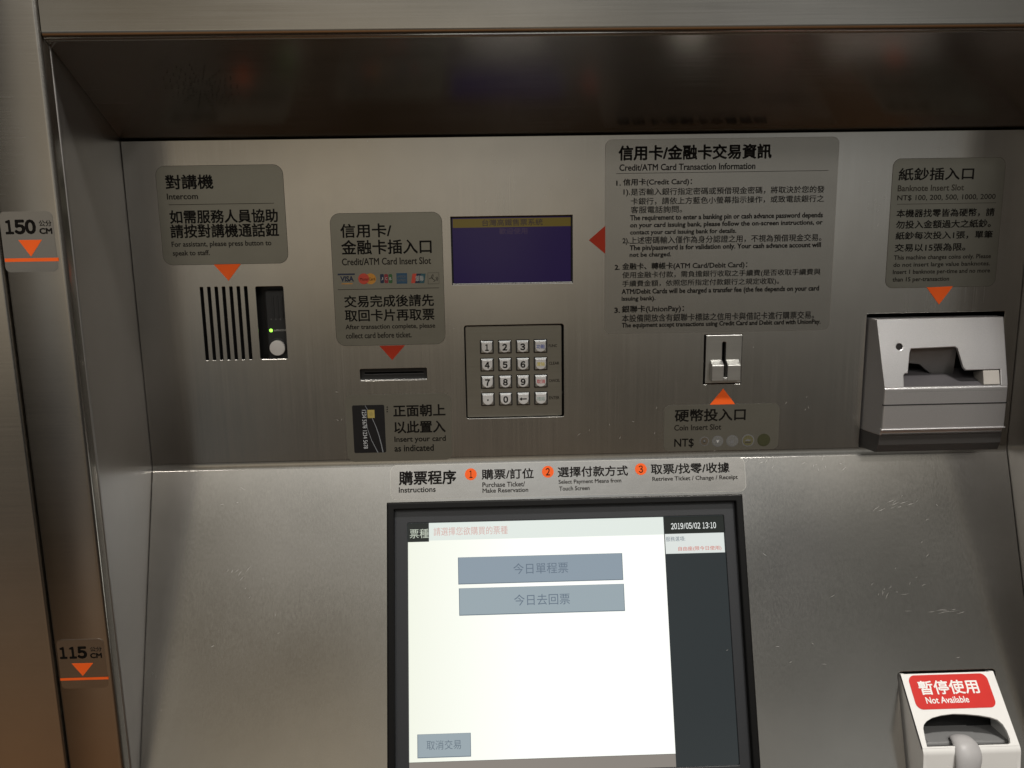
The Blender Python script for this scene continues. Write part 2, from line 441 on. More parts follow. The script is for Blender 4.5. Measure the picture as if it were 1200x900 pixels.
# ---- cabinet behind the sheet metal
c = MB()
c.block(XL-.01, XRF+.28, .40, .405, .02, TOP-.01, 'cabinet_grey')
c.block(XL-.012, XL-.01, .03, .405, .02, TOP-.01, 'cabinet_grey'); c.block(XRF+.28, XRF+.282, .03, .405, .02, TOP-.01, 'cabinet_grey')
c.block(XL-.012, XRF+.282, .03, .405, TOP-.01, TOP-.006, 'cabinet_grey')
c.build('cabinet', machine)

# ---- front panel: upright sheet, bend, leaning sheet
u_disp = quad_px('U', (528, 254), (671, 252), (530, 334), (671, 331.5))
u_key = quad_px('U', (543.5, 382), (660.5, 379), (547, 491), (661, 488))
u_card = quad_px('U', (421.6, 432.6), (500, 431), (422.5, 446.6), (500.5, 444.6))
u_coin = quad_px('U', (824.4, 392.3), (869.8, 391.5), (824.8, 450.5), (868.5, 450))
u_int = quad_px('U', (299.1, 335.6), (331.4, 335.6), (305.4, 420.8), (337.5, 420.8))
u_bank = (.3584, .4912, 1.3025, 1.4332)
slots = []
for xa, xb in zip((93, 167, 240, 315, 388, 462, 537), (155, 228, 302, 375, 448, 520, 593)):
    x0 = pick('U', 225+xa/8.575, 336)[0]; x1 = pick('U', 225+xb/8.575, 422)[0]
    slots.append((x0+x1)/2)
step = (slots[-1]-slots[0])/6; slots = [slots[0]+step*i for i in range(7)]
zs1 = pick('U', 260, 336)[1]; zs0 = pick('U', 268, 421.8)[1]
slot_polys = [rr(x-.00145, x+.00145, zs0, zs1, .0007, 3) for x in slots]
l_scr = (-.1000, .2412, -.3075, -.0385)
l_rd = (.3765, .4700, -.3050, -.2072)
BEND = .0035
fp = MB()
holes = [rr(*u_disp), rr(*u_key, .0022), rr(*u_card, .0012), rr(*u_coin, .0005), rr(*u_int, .0016), rr(*u_bank, .001)]+slot_polys
fp.plate(rr(XL+.0004, XR-.0004, ZF+BEND, ZT), 0, .002, 'panel_steel', holes, .0003, FR['U'])
fp.plate(rr(XL+.0004, XR-.0004, -.362, -BEND), 0, .002, 'panel_steel', [rr(*l_scr, .0006), rr(*l_rd, .004)], .0003, FR['L'])
vs, fs, n = [], [], 8
rad = BEND/math.tan(TH/2)
for i in range(n+1):
    t = TH*i/n
    y = D-(rad-rad*cos(t)); z = ZF+BEND-rad*sin(t)
    for x in (XL+.0004, XR-.0004): vs.append((x, y, z))
for i in range(n): fs.append((2*i, 2*i+1, 2*i+3, 2*i+2))
fp.add(vs, fs, 'panel_steel')
# worn places: fine scratches and bright flecks
def scratches(fr, px, py, n, sx, sy, ang, spread, l0, l1, wd=.00024):
    M = FR[fr]
    for _ in range(n):
        x, z = pick(fr, px+random.gauss(0, sx), py+random.gauss(0, sy))
        a = radians(random.gauss(ang, spread)); l = random.uniform(l0, l1)/2
        b = random.uniform(-.12, .12); w_ = wd*random.uniform(.5, 1.2)
        pts = [(x-l*cos(a), z-l*sin(a)), (x-b*l*sin(a), z+b*l*cos(a)), (x+l*cos(a), z+l*sin(a))]
        k = len(fp.v); fp.strip(pts, [0, w_, 0], -.00012, 'scratch')
        for j in range(k, len(fp.v)): fp.v[j] = M @ fp.v[j]
for a in ((1050, 592, 12, 14, 5, 25, 14, .003, .012), (1045, 692, 9, 12, 3, 40, 30, .002, .010), (1112, 716, 9, 18, 3, 3, 6, .004, .014),
          (890, 540, 6, 10, 3, 60, 25, .002, .006), (960, 545, 8, 18, 5, 55, 30, .002, .007), (285, 672, 6, 8, 4, 50, 10, .003, .009),
          (930, 700, 7, 40, 60, 10, 50, .002, .006), (330, 700, 6, 60, 80, 60, 40, .002, .007), (1080, 640, 9, 40, 50, 30, 40, .002, .006), (250, 590, 5, 50, 20, 20, 40, .002, .006)):
    scratches('L', *a)
for a in ((520, 376, 5, 8, 8, 70, 40, .0015, .004), (1025, 240, 10, 5, 25, 60, 40, .0015, .004), (700, 500, 14, 90, 25, 40, 50, .0015, .005),
          (600, 215, 12, 150, 25, 60, 60, .0012, .004), (920, 470, 8, 30, 30, 60, 50, .0015, .004), (400, 470, 6, 14, 30, 70, 40, .0015, .004), (1110, 172, 4, 20, 4, 0, 10, .0015, .004)):
    scratches('U', *a)
front = fp.build('front_panel', machine, fix=False)
MB().block(XL+.001, XR-.001, .0004, .004, BOT, ZF-D/math.tan(TH)-.004, 'panel_steel').build('skirt', machine)

# ---- perforated loudspeaker in the soffit: rays of small holes
sp = MB()
def on_soffit(px, py):
    n_ = Vector((0, -(ZH-ZT), -(D-.0072))).normalized(); p0 = Vector((0, .0072, ZH-.0003))
    d = RT*((px-600)/FPX)-UP*((py-450)/FPX)+fw
    t = n_.dot(p0-EYE)/n_.dot(d); return EYE+t*d, n_
cs, nS = on_soffit(236, 103)
tx = Vector((1, 0, 0)); ty = nS.cross(tx)
for k in range(16):
    for j in range(5):
        a = 2*pi*k/16+.12*j*0; r = .008+.0048*j
        q = cs+tx*(r*cos(a))*1.05+ty*(r*sin(a))+nS*.00015
        vs = [q+tx*(.00055*cos(i*pi/4))+ty*(.00055*sin(i*pi/4)) for i in range(8)]
        sp.add(vs, [tuple(range(8))], 'void')
sp.build('speaker_holes', machine, origin=cs)

# ================================================================== touch screen (on the leaning panel)
FL = FR['L']; FU = FR['U']
def part(name, M, x, z, y=0.): return empty(name, M @ Matrix.Translation((x, y, z)), machine)
cx, cz = (l_scr[0]+l_scr[1])/2, (l_scr[2]+l_scr[3])/2
ts = part('touch_screen', FL, cx, cz)
lcd = (-.0812, .2236, -.2865, -.0580)
g = .0068
a = l_scr
MB().plate(rr(a[0]+.0002, a[1]-.0002, a[2]+.0002, a[3]-.0002, .0005), -.0022, .012, 'gasket',
           [rr(a[0]+g, a[1]-g, a[2]+g, a[3]-g, .001)], .0012).build('gasket', ts, FL, (cx, 0, cz))
MB().plate(rr(a[0]+g-.001, a[1]-g+.001, a[2]+g-.001, a[3]-g+.001), .0045, .008, 'bezel',
           [rr(lcd[0], lcd[1], lcd[2], lcd[3], .0015)], .0006).build('bezel', ts, FL, (cx, 0, cz))
s = MB(); Y = .0068
def L_(px, py): return pick('L', px, py, -Y)
def lb(*q): return quad_px('L', *q, o=-Y)
s.flat(rr(lcd[0]-.001, lcd[1]+.001, lcd[2]-.001, lcd[3]+.001), Y, 'lcd_dark')
y1, y2, y3, y4 = Y-.0001, Y-.0002, Y-.0003, Y-.0004
xw = .1650; z_bot = -.2750
s.flat(rr(lcd[0]+.0003, xw, z_bot, lcd[3]-.0005), y1, 'lcd_white')
s.flat(rr(lcd[0]+.0003, xw, lcd[2], z_bot-.0003), y1, 'lcd_grey')
zb = pick('L', 504, 633.5, -Y)[1]
s.flat(rr(lcd[0]+.0203, xw, zb, lcd[3]-.0005), y2, 'lcd_band')
s.flat(rr(lcd[0]+.0003, lcd[0]+.0203, zb-.001, lcd[3]-.0005), y2, 'lcd_head')
def st(t, xl, xr, yt, yb, mat, y=y3, bold=0.):
    x0, z0 = L_(xl, yb); x1 = L_(xr, yb)[0]; z1 = L_(xl, yt)[1]
    s.text(t, x0, x1, z0, z1, y, mat, bold, res=2)
st('票種', 480.3, 502.5, 620.3, 631, 'lcd_green_text')
st('請選擇您欲購買的票種', 508.2, 595, 618.3, 628, 'lcd_pink')
bx = [lb((537.2, 653.7), (728, 648.2), (538, 684), (729.9, 678.6)), lb((538.4, 689.6), (730, 684.5), (539, 720.8), (732, 714.7)),
      lb((489.8, 861), (551, 858.8), (490, 887.6), (551.2, 885.5))]
for i, q in enumerate(bx):
    s.flat(rr(q[0]-.0006, q[1]+.0006, q[2]-.0008, q[3]+.0002), y2, 'lcd_shadow')
    s.flat(rr(q[0], q[1], q[2], q[3]), y3, 'lcd_button_top' if i == 0 else 'lcd_button')
st('今日單程票', 601.7, 666, 660.3, 673, 'lcd_text', y4)
st('今日去回票', 602.7, 668, 696.8, 709.8, 'lcd_text', y4)
st('取消交易', 500, 540.4, 867.8, 879, 'lcd_shadow', y4)
z1 = pick('L', 812, 625, -Y)[1]; z0 = pick('L', 812, 648.2, -Y)[1]
s.flat(rr(xw+.0008, lcd[1], z1, lcd[3]-.0005), y1, 'lcd_head')
s.flat(rr(xw+.0008, lcd[1]-.0006, z0, z1), y2, 'lcd_pale')
a0, b0 = L_(786.3, 620.2); a1 = L_(839.4, 620)[0]; b1 = L_(786.3, 613.2)[1]
s.digits('2019/05/02 13:10', a0, a1, b0, b1, y3, 'lcd_bright', .012)
st('服務選項:', 780.3, 803, 629, 634.6, 'lcd_shadow')
st('自由座(限今日使用)', 795, 845.5, 640.6, 646.3, 'lcd_red', bold=.01)
s.build('lcd_panel', ts, FL, (cx, 0, cz), fix=False)

# ================================================================== small display
q = u_disp; cx, cz = (q[0]+q[1])/2, (q[2]+q[3])/2
dp = part('display', FU, cx, cz)
MB().plate(rr(q[0]-.002, q[1]+.002, q[2]-.002, q[3]+.002), .0035, .012, 'black_plastic',
           [rr(q[0]+.0012, q[1]-.0012, q[2]+.0012, q[3]-.0012)], .0004).build('frame', dp, FU, (cx, 0, cz))
s = MB(); Y = .0050
s.flat(rr(q[0], q[1], q[2], q[3]), Y, 'vfd_purple')
x0, x1, z0, z1 = quad_px('U', (530.5, 256.5), (669, 254.8), (530.5, 266.8), (669, 265.2), -Y)
s.flat(rr(x0, x1, z0, z1), Y-.0001, 'vfd_yellow')
def dt(t, xl, xr, yt, yb, mat):
    a0, b0 = pick('U', xl, yb, -Y); a1 = pick('U', xr, yb, -Y)[0]; b1 = pick('U', xl, yt, -Y)[1]
    s.text(t, a0, a1, b0, b1, Y-.0002, mat, .012, res=2)
dt('台灣高鐵售票系統', 565, 636, 257.3, 265, 'vfd_text')
dt('歡迎使用', 585, 618, 267.5, 274.5, 'vfd_text_low')
s.build('screen', dp, FU, (cx, 0, cz), fix=False)
MB().plate(rr(q[0]+.0004, q[1]-.0004, q[2]+.0002, q[2]+.0011), .0004, .0034, 'key_steel', (), .0002).build('sill', dp, FU, (cx, 0, cz))

# ================================================================== keypad
q = u_key; cx, cz = (q[0]+q[1])/2, (q[2]+q[3])/2
kp = part('keypad', FU, cx, cz)
KY = .0030
MB().plate(rr(q[0]+.0007, q[1]-.0016, q[2]+.0004, q[3]-.0012, .0018), KY, KY+.004, 'keypad_steel', (), .0005).build('face_plate', kp, FU, (cx, 0, cz))
MB().plate(rr(q[0]-.003, q[1]+.003, q[2]-.003, q[3]+.003), KY+.0042, KY+.006, 'gasket').build('gasket', kp, FU, (cx, 0, cz))
kx = [(pick('U', 540+a_/7.5, 407)[0]+pick('U', 540+b_/7.5, 468)[0])/2 for a_, b_ in ((229, 238), (387, 395), (544, 551), (702, 706))]
kz = [pick('U', 600, 375+v/7.5)[1] for v in (237, 392, 545, 697)]
legends = ['1', '2', '3', '功能', '4', '5', '6', '清除', '7', '8', '9', '取消', '.', '0', '←', '確認']
colours = {'功能': 'ink_blue', '清除': 'ink_yellow', '取消': 'ink_red', '確認': 'ink_green'}
def key_mesh(t, x, z):
    k = MB(); h = .0065
    k.plate(rr(x-h, x+h, z-h, z+h, .0008), KY-.0003, KY+.001, 'void')                      # gap round the key
    k.plate(rr(x-h+.0006, x+h-.0006, z-h+.0006, z+h-.0006, .0006), KY-.0014, KY+.001, 'key_steel', (), .0009)
    # raised face: square shoulders, round foot
    r = .0050; pts = [(x+r*cos(radians(a_)), z-.0003+r*sin(radians(a_))) for a_ in range(180, 361, 12)]
    pts += [(x+r, z+.0046), (x-r, z+.0046)]
    k.plate(pts, KY-.0021, KY-.001, 'key_face', (), .0004)
    y = KY-.00225
    if t in colours: k.text(t, x-.0039, x+.0039, z-.0021, z+.0017, y, colours[t], .02, res=2)
    elif t == '.': k.plate(circ(x, z-.0004, .0008, 12), y, y+.0001, 'ink')
    elif t == '←':
        k.strip([(x-.0030, z), (x+.0033, z)], .0010, y, 'ink'); k.flat([(x-.0038, z), (x-.0014, z+.0016), (x-.0014, z-.0016)], y-.0001, 'ink')
    else:
        k.digits(t, x-.0023, x+.0023, z-.0031, z+.0027, y, 'ink', .045)
    return k
for i, t in enumerate(legends):
    x, z = kx[i % 4], kz[i//4]
    o = key_mesh(t, x, z).build('key', kp, FU, (x, KY, z), fix=False)
    o['group'] = 'keys of the keypad'
s = MB()
for t, v in zip(('FUNC', 'CLEAR', 'CANCEL', 'ENTER'), kz):
    x0 = kx[3]+.0075; wd = .0022*len(t)*.92
    s.text(t, x0+.0003, min(x0+wd, q[1]-.0036), v-.0013, v+.0014, KY-.0001, 'ink_grey', .02, res=2)
s.build('legend', kp, FU, (cx, 0, cz), fix=False)

# ================================================================== card slot
q = u_card; cx, cz = (q[0]+q[1])/2, (q[2]+q[3])/2
cs_ = part('card_slot', FU, cx, cz)
zs = q[3]-.0048
MB().plate(rr(q[0]-.002, q[1]+.002, q[2]-.002, q[3]+.002), .0042, .0075, 'black_plastic', [rr(q[0]+.0035, q[1]-.0035, zs-.0008, zs+.0008)], .0004).build('mouth', cs_, FU, (cx, 0, cz))
MB().plate(rr(q[0], q[1], q[2], q[3]), .012, .013, 'void').build('throat', cs_, FU, (cx, 0, cz))
MB().plate(rr(q[0]+.0002, q[1]-.0002, q[2]+.0001, q[2]+.0008), .0003, .0042, 'key_steel', (), .0002).build('sill', cs_, FU, (cx, 0, cz))

# ================================================================== coin slot
q = u_coin; cx, cz = (q[0]+q[1])/2, (q[2]+q[3])/2
co = part('coin_slot', FU, cx, cz)
sx = pick('U', 848.5, 405)[0]; sz1 = pick('U', 848.5, 400.6)[1]
O_ = .0085
bz1 = pick('U', 850, 421)[1]; bz0 = pick('U', 850, 446.7, O_)[1]; sz0 = pick('U', 850, 442.5, O_)[1]
bx0 = pick('U', 834.3, 436, O_)[0]; bx1 = pick('U', 868.0, 436, O_)[0]; hw = .0017
MB().plate(rr(q[0]+.0017, q[1]-.0002, q[2]+.0011, q[3]-.0005), -.0006, .006, 'coin_steel', [rr(sx-hw, sx+hw, sz0-.002, sz1, .0014)], .0005).build('plate', co, FU, (cx, 0, cz))
prof = [(-.0007, bz1), (-O_, bz1-.0046), (-O_, bz0), (-.0007, bz0)]
k = MB(); k.prism(prof, bx0, sx-hw, 'X', 'coin_steel'); k.prism(prof, sx+hw, bx1, 'X', 'coin_steel')
k.block(sx-hw-.0001, sx+hw+.0001, -O_+.00005, -.0007, bz0+.0001, sz0, 'coin_steel')
k.build('coin_guide', co, FU, (cx, 0, cz), bevel=.0005)
MB().plate(rr(q[0], q[1], q[2], q[3]), .014, .015, 'void').build('throat', co, FU, (cx, 0, cz))

# ================================================================== intercom
q = u_int
ic = part('intercom', FU, (slots[0]+q[1])/2, (q[2]+q[3])/2)
xm = (slots[0]+slots[-1])/2
MB().plate(rr(slots[0]-.006, slots[-1]+.004, zs0-.005, zs1+.005), .006, .0075, 'void').build('grille_cloth', ic, FU, (xm, 0, (zs0+zs1)/2))
o_ = (q[0]+.006, q[1]+.004, q[2]-.004, q[3]-.004)
k = MB(); IY = .0080
k.plate(rr(q[0]-.003, q[1]+.003, q[2]-.004, q[3]+.004), IY+.006, IY+.008, 'black_plastic')
k.plate(rr(*o_, .001), IY, IY+.006, 'dark_plastic', (), .0008)
for i in range(4):
    x = q[0]+.013+.0042*i
    k.plate(rr(x-.0007, x+.0007, q[3]-.030, q[3]-.009, .0004), IY-.0006, IY, 'dark_plastic', (), .0002)
for i in range(3):
    x, z = pick('U', 225+(797+46*i)/8.575, 374, -IY)
    k.flat([(x-.0006, z-.0006), (x+.0006, z-.0006), (x, z+.0008)], IY-.0001, 'grey_mark')
k.build('speaker_module', ic, FU, ((q[0]+q[1])/2, 0, (q[2]+q[3])/2), fix=False)
x0, z0 = pick('U', 321, 388.3, -IY); x1 = q[1]-.0002; z1 = pick('U', 321, 386.0, -IY)[1]
MB().text('AIPHONE', x0, x1-.001, z0, z1, IY-.0002, 'pale_mark', .02).build('lettering', ic, FU, (x0, 0, z0), fix=False)
x, z = pick('U', 317.7, 387.2, -IY)
MB().plate(circ(x, z, .0016, 16), IY-.0008, IY, 'led_green', (), .0004).build('indicator_lamp', ic, FU, (x, IY, z))
x, z = pick('U', 324.8, 408, -.004)
k = MB(); k.plate(circ(x, z, .0088, 32), IY-.0012, IY+.001, 'black_plastic', (), .0005); k.plate(circ(x, z, .0072, 32), .0036, IY, 'white_button', (), .0008)
k.build('call_button', ic, FU, (x, 0, z), smooth=40)

# ================================================================== banknote acceptor
q = u_bank; bcx, bcz = (q[0]+q[1])/2, (q[2]+q[3])/2
ba = part('banknote_acceptor', FU, bcx, bcz)
fx0, fx1 = .3672, .4838
ot, ol, ob = .010, .0262, .0262
zt = pick('U', 1100, 372.5, ot)[1]; zl = pick('U', 1108, 453.4, ol)[1]
zlo = pick('U', 1100, 503.0, ob)[1]; zu = pick('U', 1100, 528.6, .0215)[1]
zb = zlo-.0055
bx0 = q[0]+.0010
def lx(o): return bx0+(fx0-bx0)*(o+.004)/(ol+.004)      # the left cheek is one flat plane that flares to the panel
def shell(profile, mat, skip_face):
    k = MB(); vs = []; fs = []
    for o, z in profile: vs += [(bx0, .004, z), (lx(o), -o, z), (fx1, -o, z), (fx1, .004, z)]
    for i in range(len(profile)-1):
        for j in range(3):
            if i == 0 and j == 1 and skip_face: continue      # the sloping face is a plate of its own
            b_ = 4*i+j; fs.append((b_, b_+1, b_+5, b_+4))
    fs.append((0, 3, 2, 1)); e_ = 4*(len(profile)-1); fs.append((e_, e_+1, e_+2, e_+3))
    return k.add(vs, fs, mat)
shell([(ot, zt), (ol, zl), (ol+.0006, zl-.0008), (ob+.0004, zlo), (.0245, zlo-.0012), (.0240, zb)], 'silver_paint', True).build('housing', ba, FU, (bcx, 0, bcz), bevel=.0011, seg=3)
shell([(.0236, zb), (.0228, zb-.0095), (.0195, zu), (.006, zu)], 'silver_shaded', False).build('shaded_base', ba, FU, (bcx, 0, zu), bevel=.001, seg=2)  # lower band of the housing, its underside shade painted in as darker silver
# sloping face with the insertion mouth
sl = math.atan2(ol-ot, zt-zl)
FR['B'] = FU @ Matrix.Translation((0, -ot, zt)) @ Matrix.Rotation(-sl, 4, 'X')
FB = FR['B']; lenB = sqrt((ol-ot)**2+(zt-zl)**2)
def bp(x, y): return pick('B', 980+x/4.0909, 340+y/4.0909)
mouth = [bp(*p) for p in ((352, 300), (358, 281), (570, 272), (581, 278), (610, 372), (622, 384), (786, 380), (789, 452))]
xl_, xr_ = mouth[0][0], mouth[-1][0]
mouth = mouth+[(xr_, -lenB+.0008), (bp(325, 462)[0], -lenB+.0008), bp(323, 408), bp(329, 400), bp(343, 399)]
led = bp(302, 272)
MB().plate([(fx0, -lenB), (fx1, -lenB), (fx1, 0), (lx(ot), 0)], -.0003, .003, 'silver_paint', [mouth, circ(*led, .0031, 20)], .0006).build('face', ba, FB, ((fx0+fx1)/2, 0, -lenB/2))
MB().plate(circ(*led, .0030, 20), .0006, .004, 'led_dark', (), .0006).build('indicator_lamp', ba, FB, (led[0], 0, led[1]))
# inside of the mouth
k = MB()
xa, xb_ = mouth[0][0]-.001, bp(612, 382)[0]+.001
zt_ = bp(460, 275)[1]+.001
jaw = [bp(*p_) for p_ in ((340, 276), (590, 268), (622, 388), (548, 402), (500, 385), (440, 348), (345, 338))]
n_ = len(jaw); fy = lambda z: .0032+(zt_-z)*.75
k.add([(x, fy(z), z) for x, z in jaw]+[(x, fy(z)+.0025, z) for x, z in jaw],
      [tuple(range(n_)), tuple(range(2*n_-1, n_-1, -1))]+[(i_, n_+i_, n_+(i_+1) % n_, (i_+1) % n_) for i_ in range(n_)], 'jaw_grey')
k.build('funnel', ba, FB, (bcx, 0, zt_), bevel=.0004)
k = MB()
k.prism([(.0004, -lenB+.0004), (.030, -lenB+.020), (.030, -lenB-.002), (.0004, -lenB-.004)], bp(318, 440)[0], bp(792, 440)[0], 'X', 'ramp_grey')
k.build('feed_ramp', ba, FB, (bcx, 0, -lenB))
k = MB(); k.plate(rr(fx0+.004, fx1-.004, -lenB-.01, -.004), .034, .036, 'void')
k.build('throat', ba, FB, (bcx, 0, -lenB/2))
x0, x1, z0, z1 = quad_px('B', (980+703/4.0909, 340+386/4.0909), (980+780/4.0909, 340+383/4.0909), (980+708/4.0909, 340+453/4.0909), (980+786/4.0909, 340+451/4.0909))
MB().plate(rr(x0, x1, z0, z1), -.0001, .016, 'beige_plastic', (), .0005).build('side_guide', ba, FB, ((x0+x1)/2, 0, (z0+z1)/2))
# seam line and trim bands of the lower front
k = MB()
zz = pick('U', 1105, 473.3, ol)[1]
k.block(fx0-.0004, fx1+.0004, -ol-.00075, -ol+.002, zz-.00055, zz+.00055, 'void')
k.build('seam', ba, FU, (bcx, 0, zz))
k = MB()
k.block(fx0-.0008, fx1+.0008, -ob-.0014, -ob+.004, zlo-.0002, zlo+.0014, 'silver_paint')
k.build('trim_strip', ba, FU, (bcx, 0, zlo), bevel=.0006)
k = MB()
k.block(fx0+.001, fx1-.001, -.0248, -.016, zlo-.0048, zlo-.0036, 'silver_shaded')
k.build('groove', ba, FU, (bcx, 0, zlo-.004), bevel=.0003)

# ================================================================== ticket reader on the leaning panel (out of order)
q = l_rd; rcx, rcz = (q[0]+q[1])/2, (q[2]+q[3])/2
tr = part('ticket_reader', FL, rcx, rcz)
vt, ov, vn = -.2092, .0297, -.2678
al = math.atan2(ov-.001, vt-vn)
FR['R'] = FL @ Matrix.Translation((0, -.001, vt)) @ Matrix.Rotation(-al, 4, 'X')
FRd = FR['R']; lenR = sqrt((ov-.001)**2+(vt-vn)**2)
rx0, rx1 = .3790, .4672
def rp(x, y): return pick('R', 1000+x/5.625, 740+y/5.625)
op = [(462, 640), (466, 615), (484, 592), (520, 570), (580, 553), (660, 543), (740, 545), (830, 553), (900, 565), (950, 582), (985, 612), (1012, 655), (1032, 705), (1036, 735), (1022, 758), (990, 772),
      (760, 784), (530, 797), (505, 790), (490, 770), (476, 715)]
opp = [(x, max(z, -lenR+.0013)) for x, z in (rp(*p) for p in op)]
zlip = -lenR+.0016
MB().plate(rr(rx0, rx1, -lenR-.0002, 0, .0003, 2), 0, .003, 'white_shell', [opp], .00035).build('shell_face', tr, FRd, (rcx, 0, -lenR/2))
# body below and beside: rounded nose that carries the face
prof = [(-.001, vt), (-ov, vn)]
yy, zz_, rn, steps = -ov, vn, .009, 10
for i in range(1, steps+1):                        # the nose curls over from the face and turns back in
    t = al-(al+radians(14))*(i-.5)/steps; ds = rn*(al+radians(14))/steps
    yy -= ds*sin(t); zz_ -= ds*cos(t); prof.append((yy, zz_))
prof += [(yy+.006, zz_-.024), (yy+.006, -.304), (.006, -.304), (.006, vt)]
def side_poly(inner):
    return prof
k = MB()
t_ = .0035
inset = [(y+.0004, z) for y, z in prof]
k.prism(inset, rx0, rx0+t_, 'X', 'white_shell'); k.prism(inset, rx1-t_, rx1, 'X', 'white_shell')
nose = prof[1:-3]
nose = [(nose[0][0]+.0004, nose[0][1]+.0005)]+[(y+.0004, z) for y, z in nose[1:]]
inner = [(y+.004, z) for y, z in reversed(nose)]
k.prism(nose+inner, rx0+t_-.0001, rx1-t_+.0001, 'X', 'white_shell')
k.build('shell_body', tr, FL, (rcx, 0, rcz), smooth=40)
# inside: tray, back wall, tongue
k = MB()
k.prism([(-.019, vn+.0015), (.022, vn+.0135), (.022, vn+.0115), (-.019, vn-.001)], rx0+t_, rx1-t_, 'X', 'grey_tray')
x0, x1 = rp(505, 700)[0], rp(850, 690)[0]
k.prism([(-.0185, vn+.0022), (.0215, vn+.0142), (.0215, vn+.013), (-.0185, vn+.001)], x0+.002, x1+.004, 'X', 'grey_tray')
k.build('tray', tr, FL, (rcx, 0, vn), bevel=.0005)
k = MB(); k.plate(rr(rx0+t_, rx1-t_, vn-.01, vt-.004), .018, .020, 'black_plastic'); k.block(rx0+t_, rx1-t_, .0, .018, vt-.006, vt-.004, 'black_plastic')
k.build('back_wall', tr, FL, (rcx, 0, vt))
# tongue: a smooth spout that flows from the tray over the lip and down the nose
ax = pick('L', 1127, 880, .026)[0]
stations = [(-.0095, vn+.0055, .0060, .0022, .0022), (-.0135, vn+.0062, .0080, .0046, .0026), (-.0190, vn+.0048, .0100, .0072, .0032), (-.0255, vn+.0005, .0118, .0090, .0036), (-.0292, vn-.0075, .0124, .0094, .0030), (-.0298, vn-.0160, .0112, .0088, .0012), (-.0285, vn-.0250, .0092, .0074, -.0012), (-.0262, vn-.033, .0080, .006, -.003)]
stations = [(y-.0028, z, *r) for y, z, *r in stations]
vs, fs, n = [], [], 18
for i, (y, z, hx, hh, _) in enumerate(stations):
    a_ = stations[max(i-1, 0)]; b_ = stations[min(i+1, len(stations)-1)]
    d_ = Vector((0, b_[0]-a_[0], b_[1]-a_[1])).normalized(); nrm = Vector((0, d_.z, -d_.y))
    if nrm.z < 0 and i < 2: nrm = -nrm
    if nrm.y > 0: nrm = -nrm
    for j in range(n):
        t = 2*pi*j/n
        sk = stations[i][4]
        vs.append(Vector((ax+hx*cos(t)+sk, y, z))+nrm*(hh*sin(t)*(.62)))
for i in range(len(stations)-1):
    for j in range(n):
        fs.append((i*n+j, i*n+(j+1) % n, (i+1)*n+(j+1) % n, (i+1)*n+j))
fs += [tuple(range(n)), tuple(range((len(stations)-1)*n, len(stations)*n))]
k = MB(); k.add(vs, fs, 'grey_tongue'); tg = k.build('tongue', tr, FL, (ax, 0, vn), smooth=60)
sm_ = tg.modifiers.new('subdivision', 'SUBSURF'); sm_.levels = 2; sm_.render_levels = 2
MB().plate(rr(q[0]-.002, q[1]+.002, q[2]-.004, q[3]+.003, .003), .0065, .0075, 'void').build('gasket', tr, FL, (rcx, 0, rcz))

# ================================================================== steel panel left of the seam
tag(MB().prism([(-.80, 0), (XS-.0036, 0), (XS-.0020, .0008), (XS-.0013, .0026), (XS-.0013, .03), (-.80, .03)], BOT, TOP, 'Z', 'pillar_steel').build('wall_panel', None, None, (-.58, 0, 0), smooth=50),
    'tall brushed steel wall panel at the far left, beyond the dark vertical seam', 'panel')
MB().block(XS-.006, XS+.006, .028, .029, BOT, TOP, 'void').build('seam_seal', machine)

# ================================================================== stickers
GRP = 'notice stickers on the ticket machine'
class Sticker:
    def __init__(s, fr, label, quad, r, film='film', edge='film_edge', ew=.0004, name='notice_sticker', group=GRP, base=0.0):
        s.fr, s.M, s.base = fr, FR[fr], base
        x0, x1, z0, z1 = quad; s.c = ((x0+x1)/2, -base, (z0+z1)/2)
        s.root = tag(empty(name, s.M @ Matrix.Translation(s.c)), label, 'sticker', group)
        k = MB()
        if edge: k.plate(rr(x0-ew, x1+ew, z0-ew, z1+ew, r+ew, 8), -base-.00012, -base, edge)
        k.plate(rr(x0, x1, z0, z1, r, 8), -base-.00024, -base-.0001, film)
        k.build('film', s.root, s.M, s.c, fix=False)
        s.ink = MB(); s.arrow = None; s.Y = -base-.00040
    def t(s, body, xl, xr, yt, yb, mat='ink', bold=.008, res=3):
        x0, z0 = pick(s.fr, xl, yb, -s.Y); x1 = pick(s.fr, xr, yb-(xr-xl)*.02, -s.Y)[0]; z1 = pick(s.fr, xl, yt, -s.Y)[1]
        s.ink.text(body, x0, x1, z0, z1, s.Y, mat, bold+.012, res)
    def digits(s, body, xl, xr, yt, yb, mat='ink', bold=.03):
        x0, z0 = pick(s.fr, xl, yb, -s.Y); x1 = pick(s.fr, xr, yb-(xr-xl)*.02, -s.Y)[0]; z1 = pick(s.fr, xl, yt, -s.Y)[1]
        s.ink.digits(body, x0, x1, z0, z1, s.Y, mat, bold)
    def rule(s, xl, xr, y, wd=.00045, mat='ink_grey'):
        x0, z = pick(s.fr, xl, y); x1 = pick(s.fr, xr, y)[0]
        s.ink.flat(rr(x0, x1, z-wd/2, z+wd/2), s.Y, mat)
    def tri(s, pts, mat='orange'):
        p = [pick(s.fr, *q) for q in pts]
        k = MB(); k.plate(p, s.Y+.0000, -s.base-.00005, mat)
        cx = sum(v[0] for v in p)/3; cz = sum(v[1] for v in p)/3
        k.build('arrow', s.root, s.M, (cx, s.Y, cz), fix=False)
    def done(s):
        s.ink.build('lettering', s.root, s.M, s.c, fix=False)
        return s.root

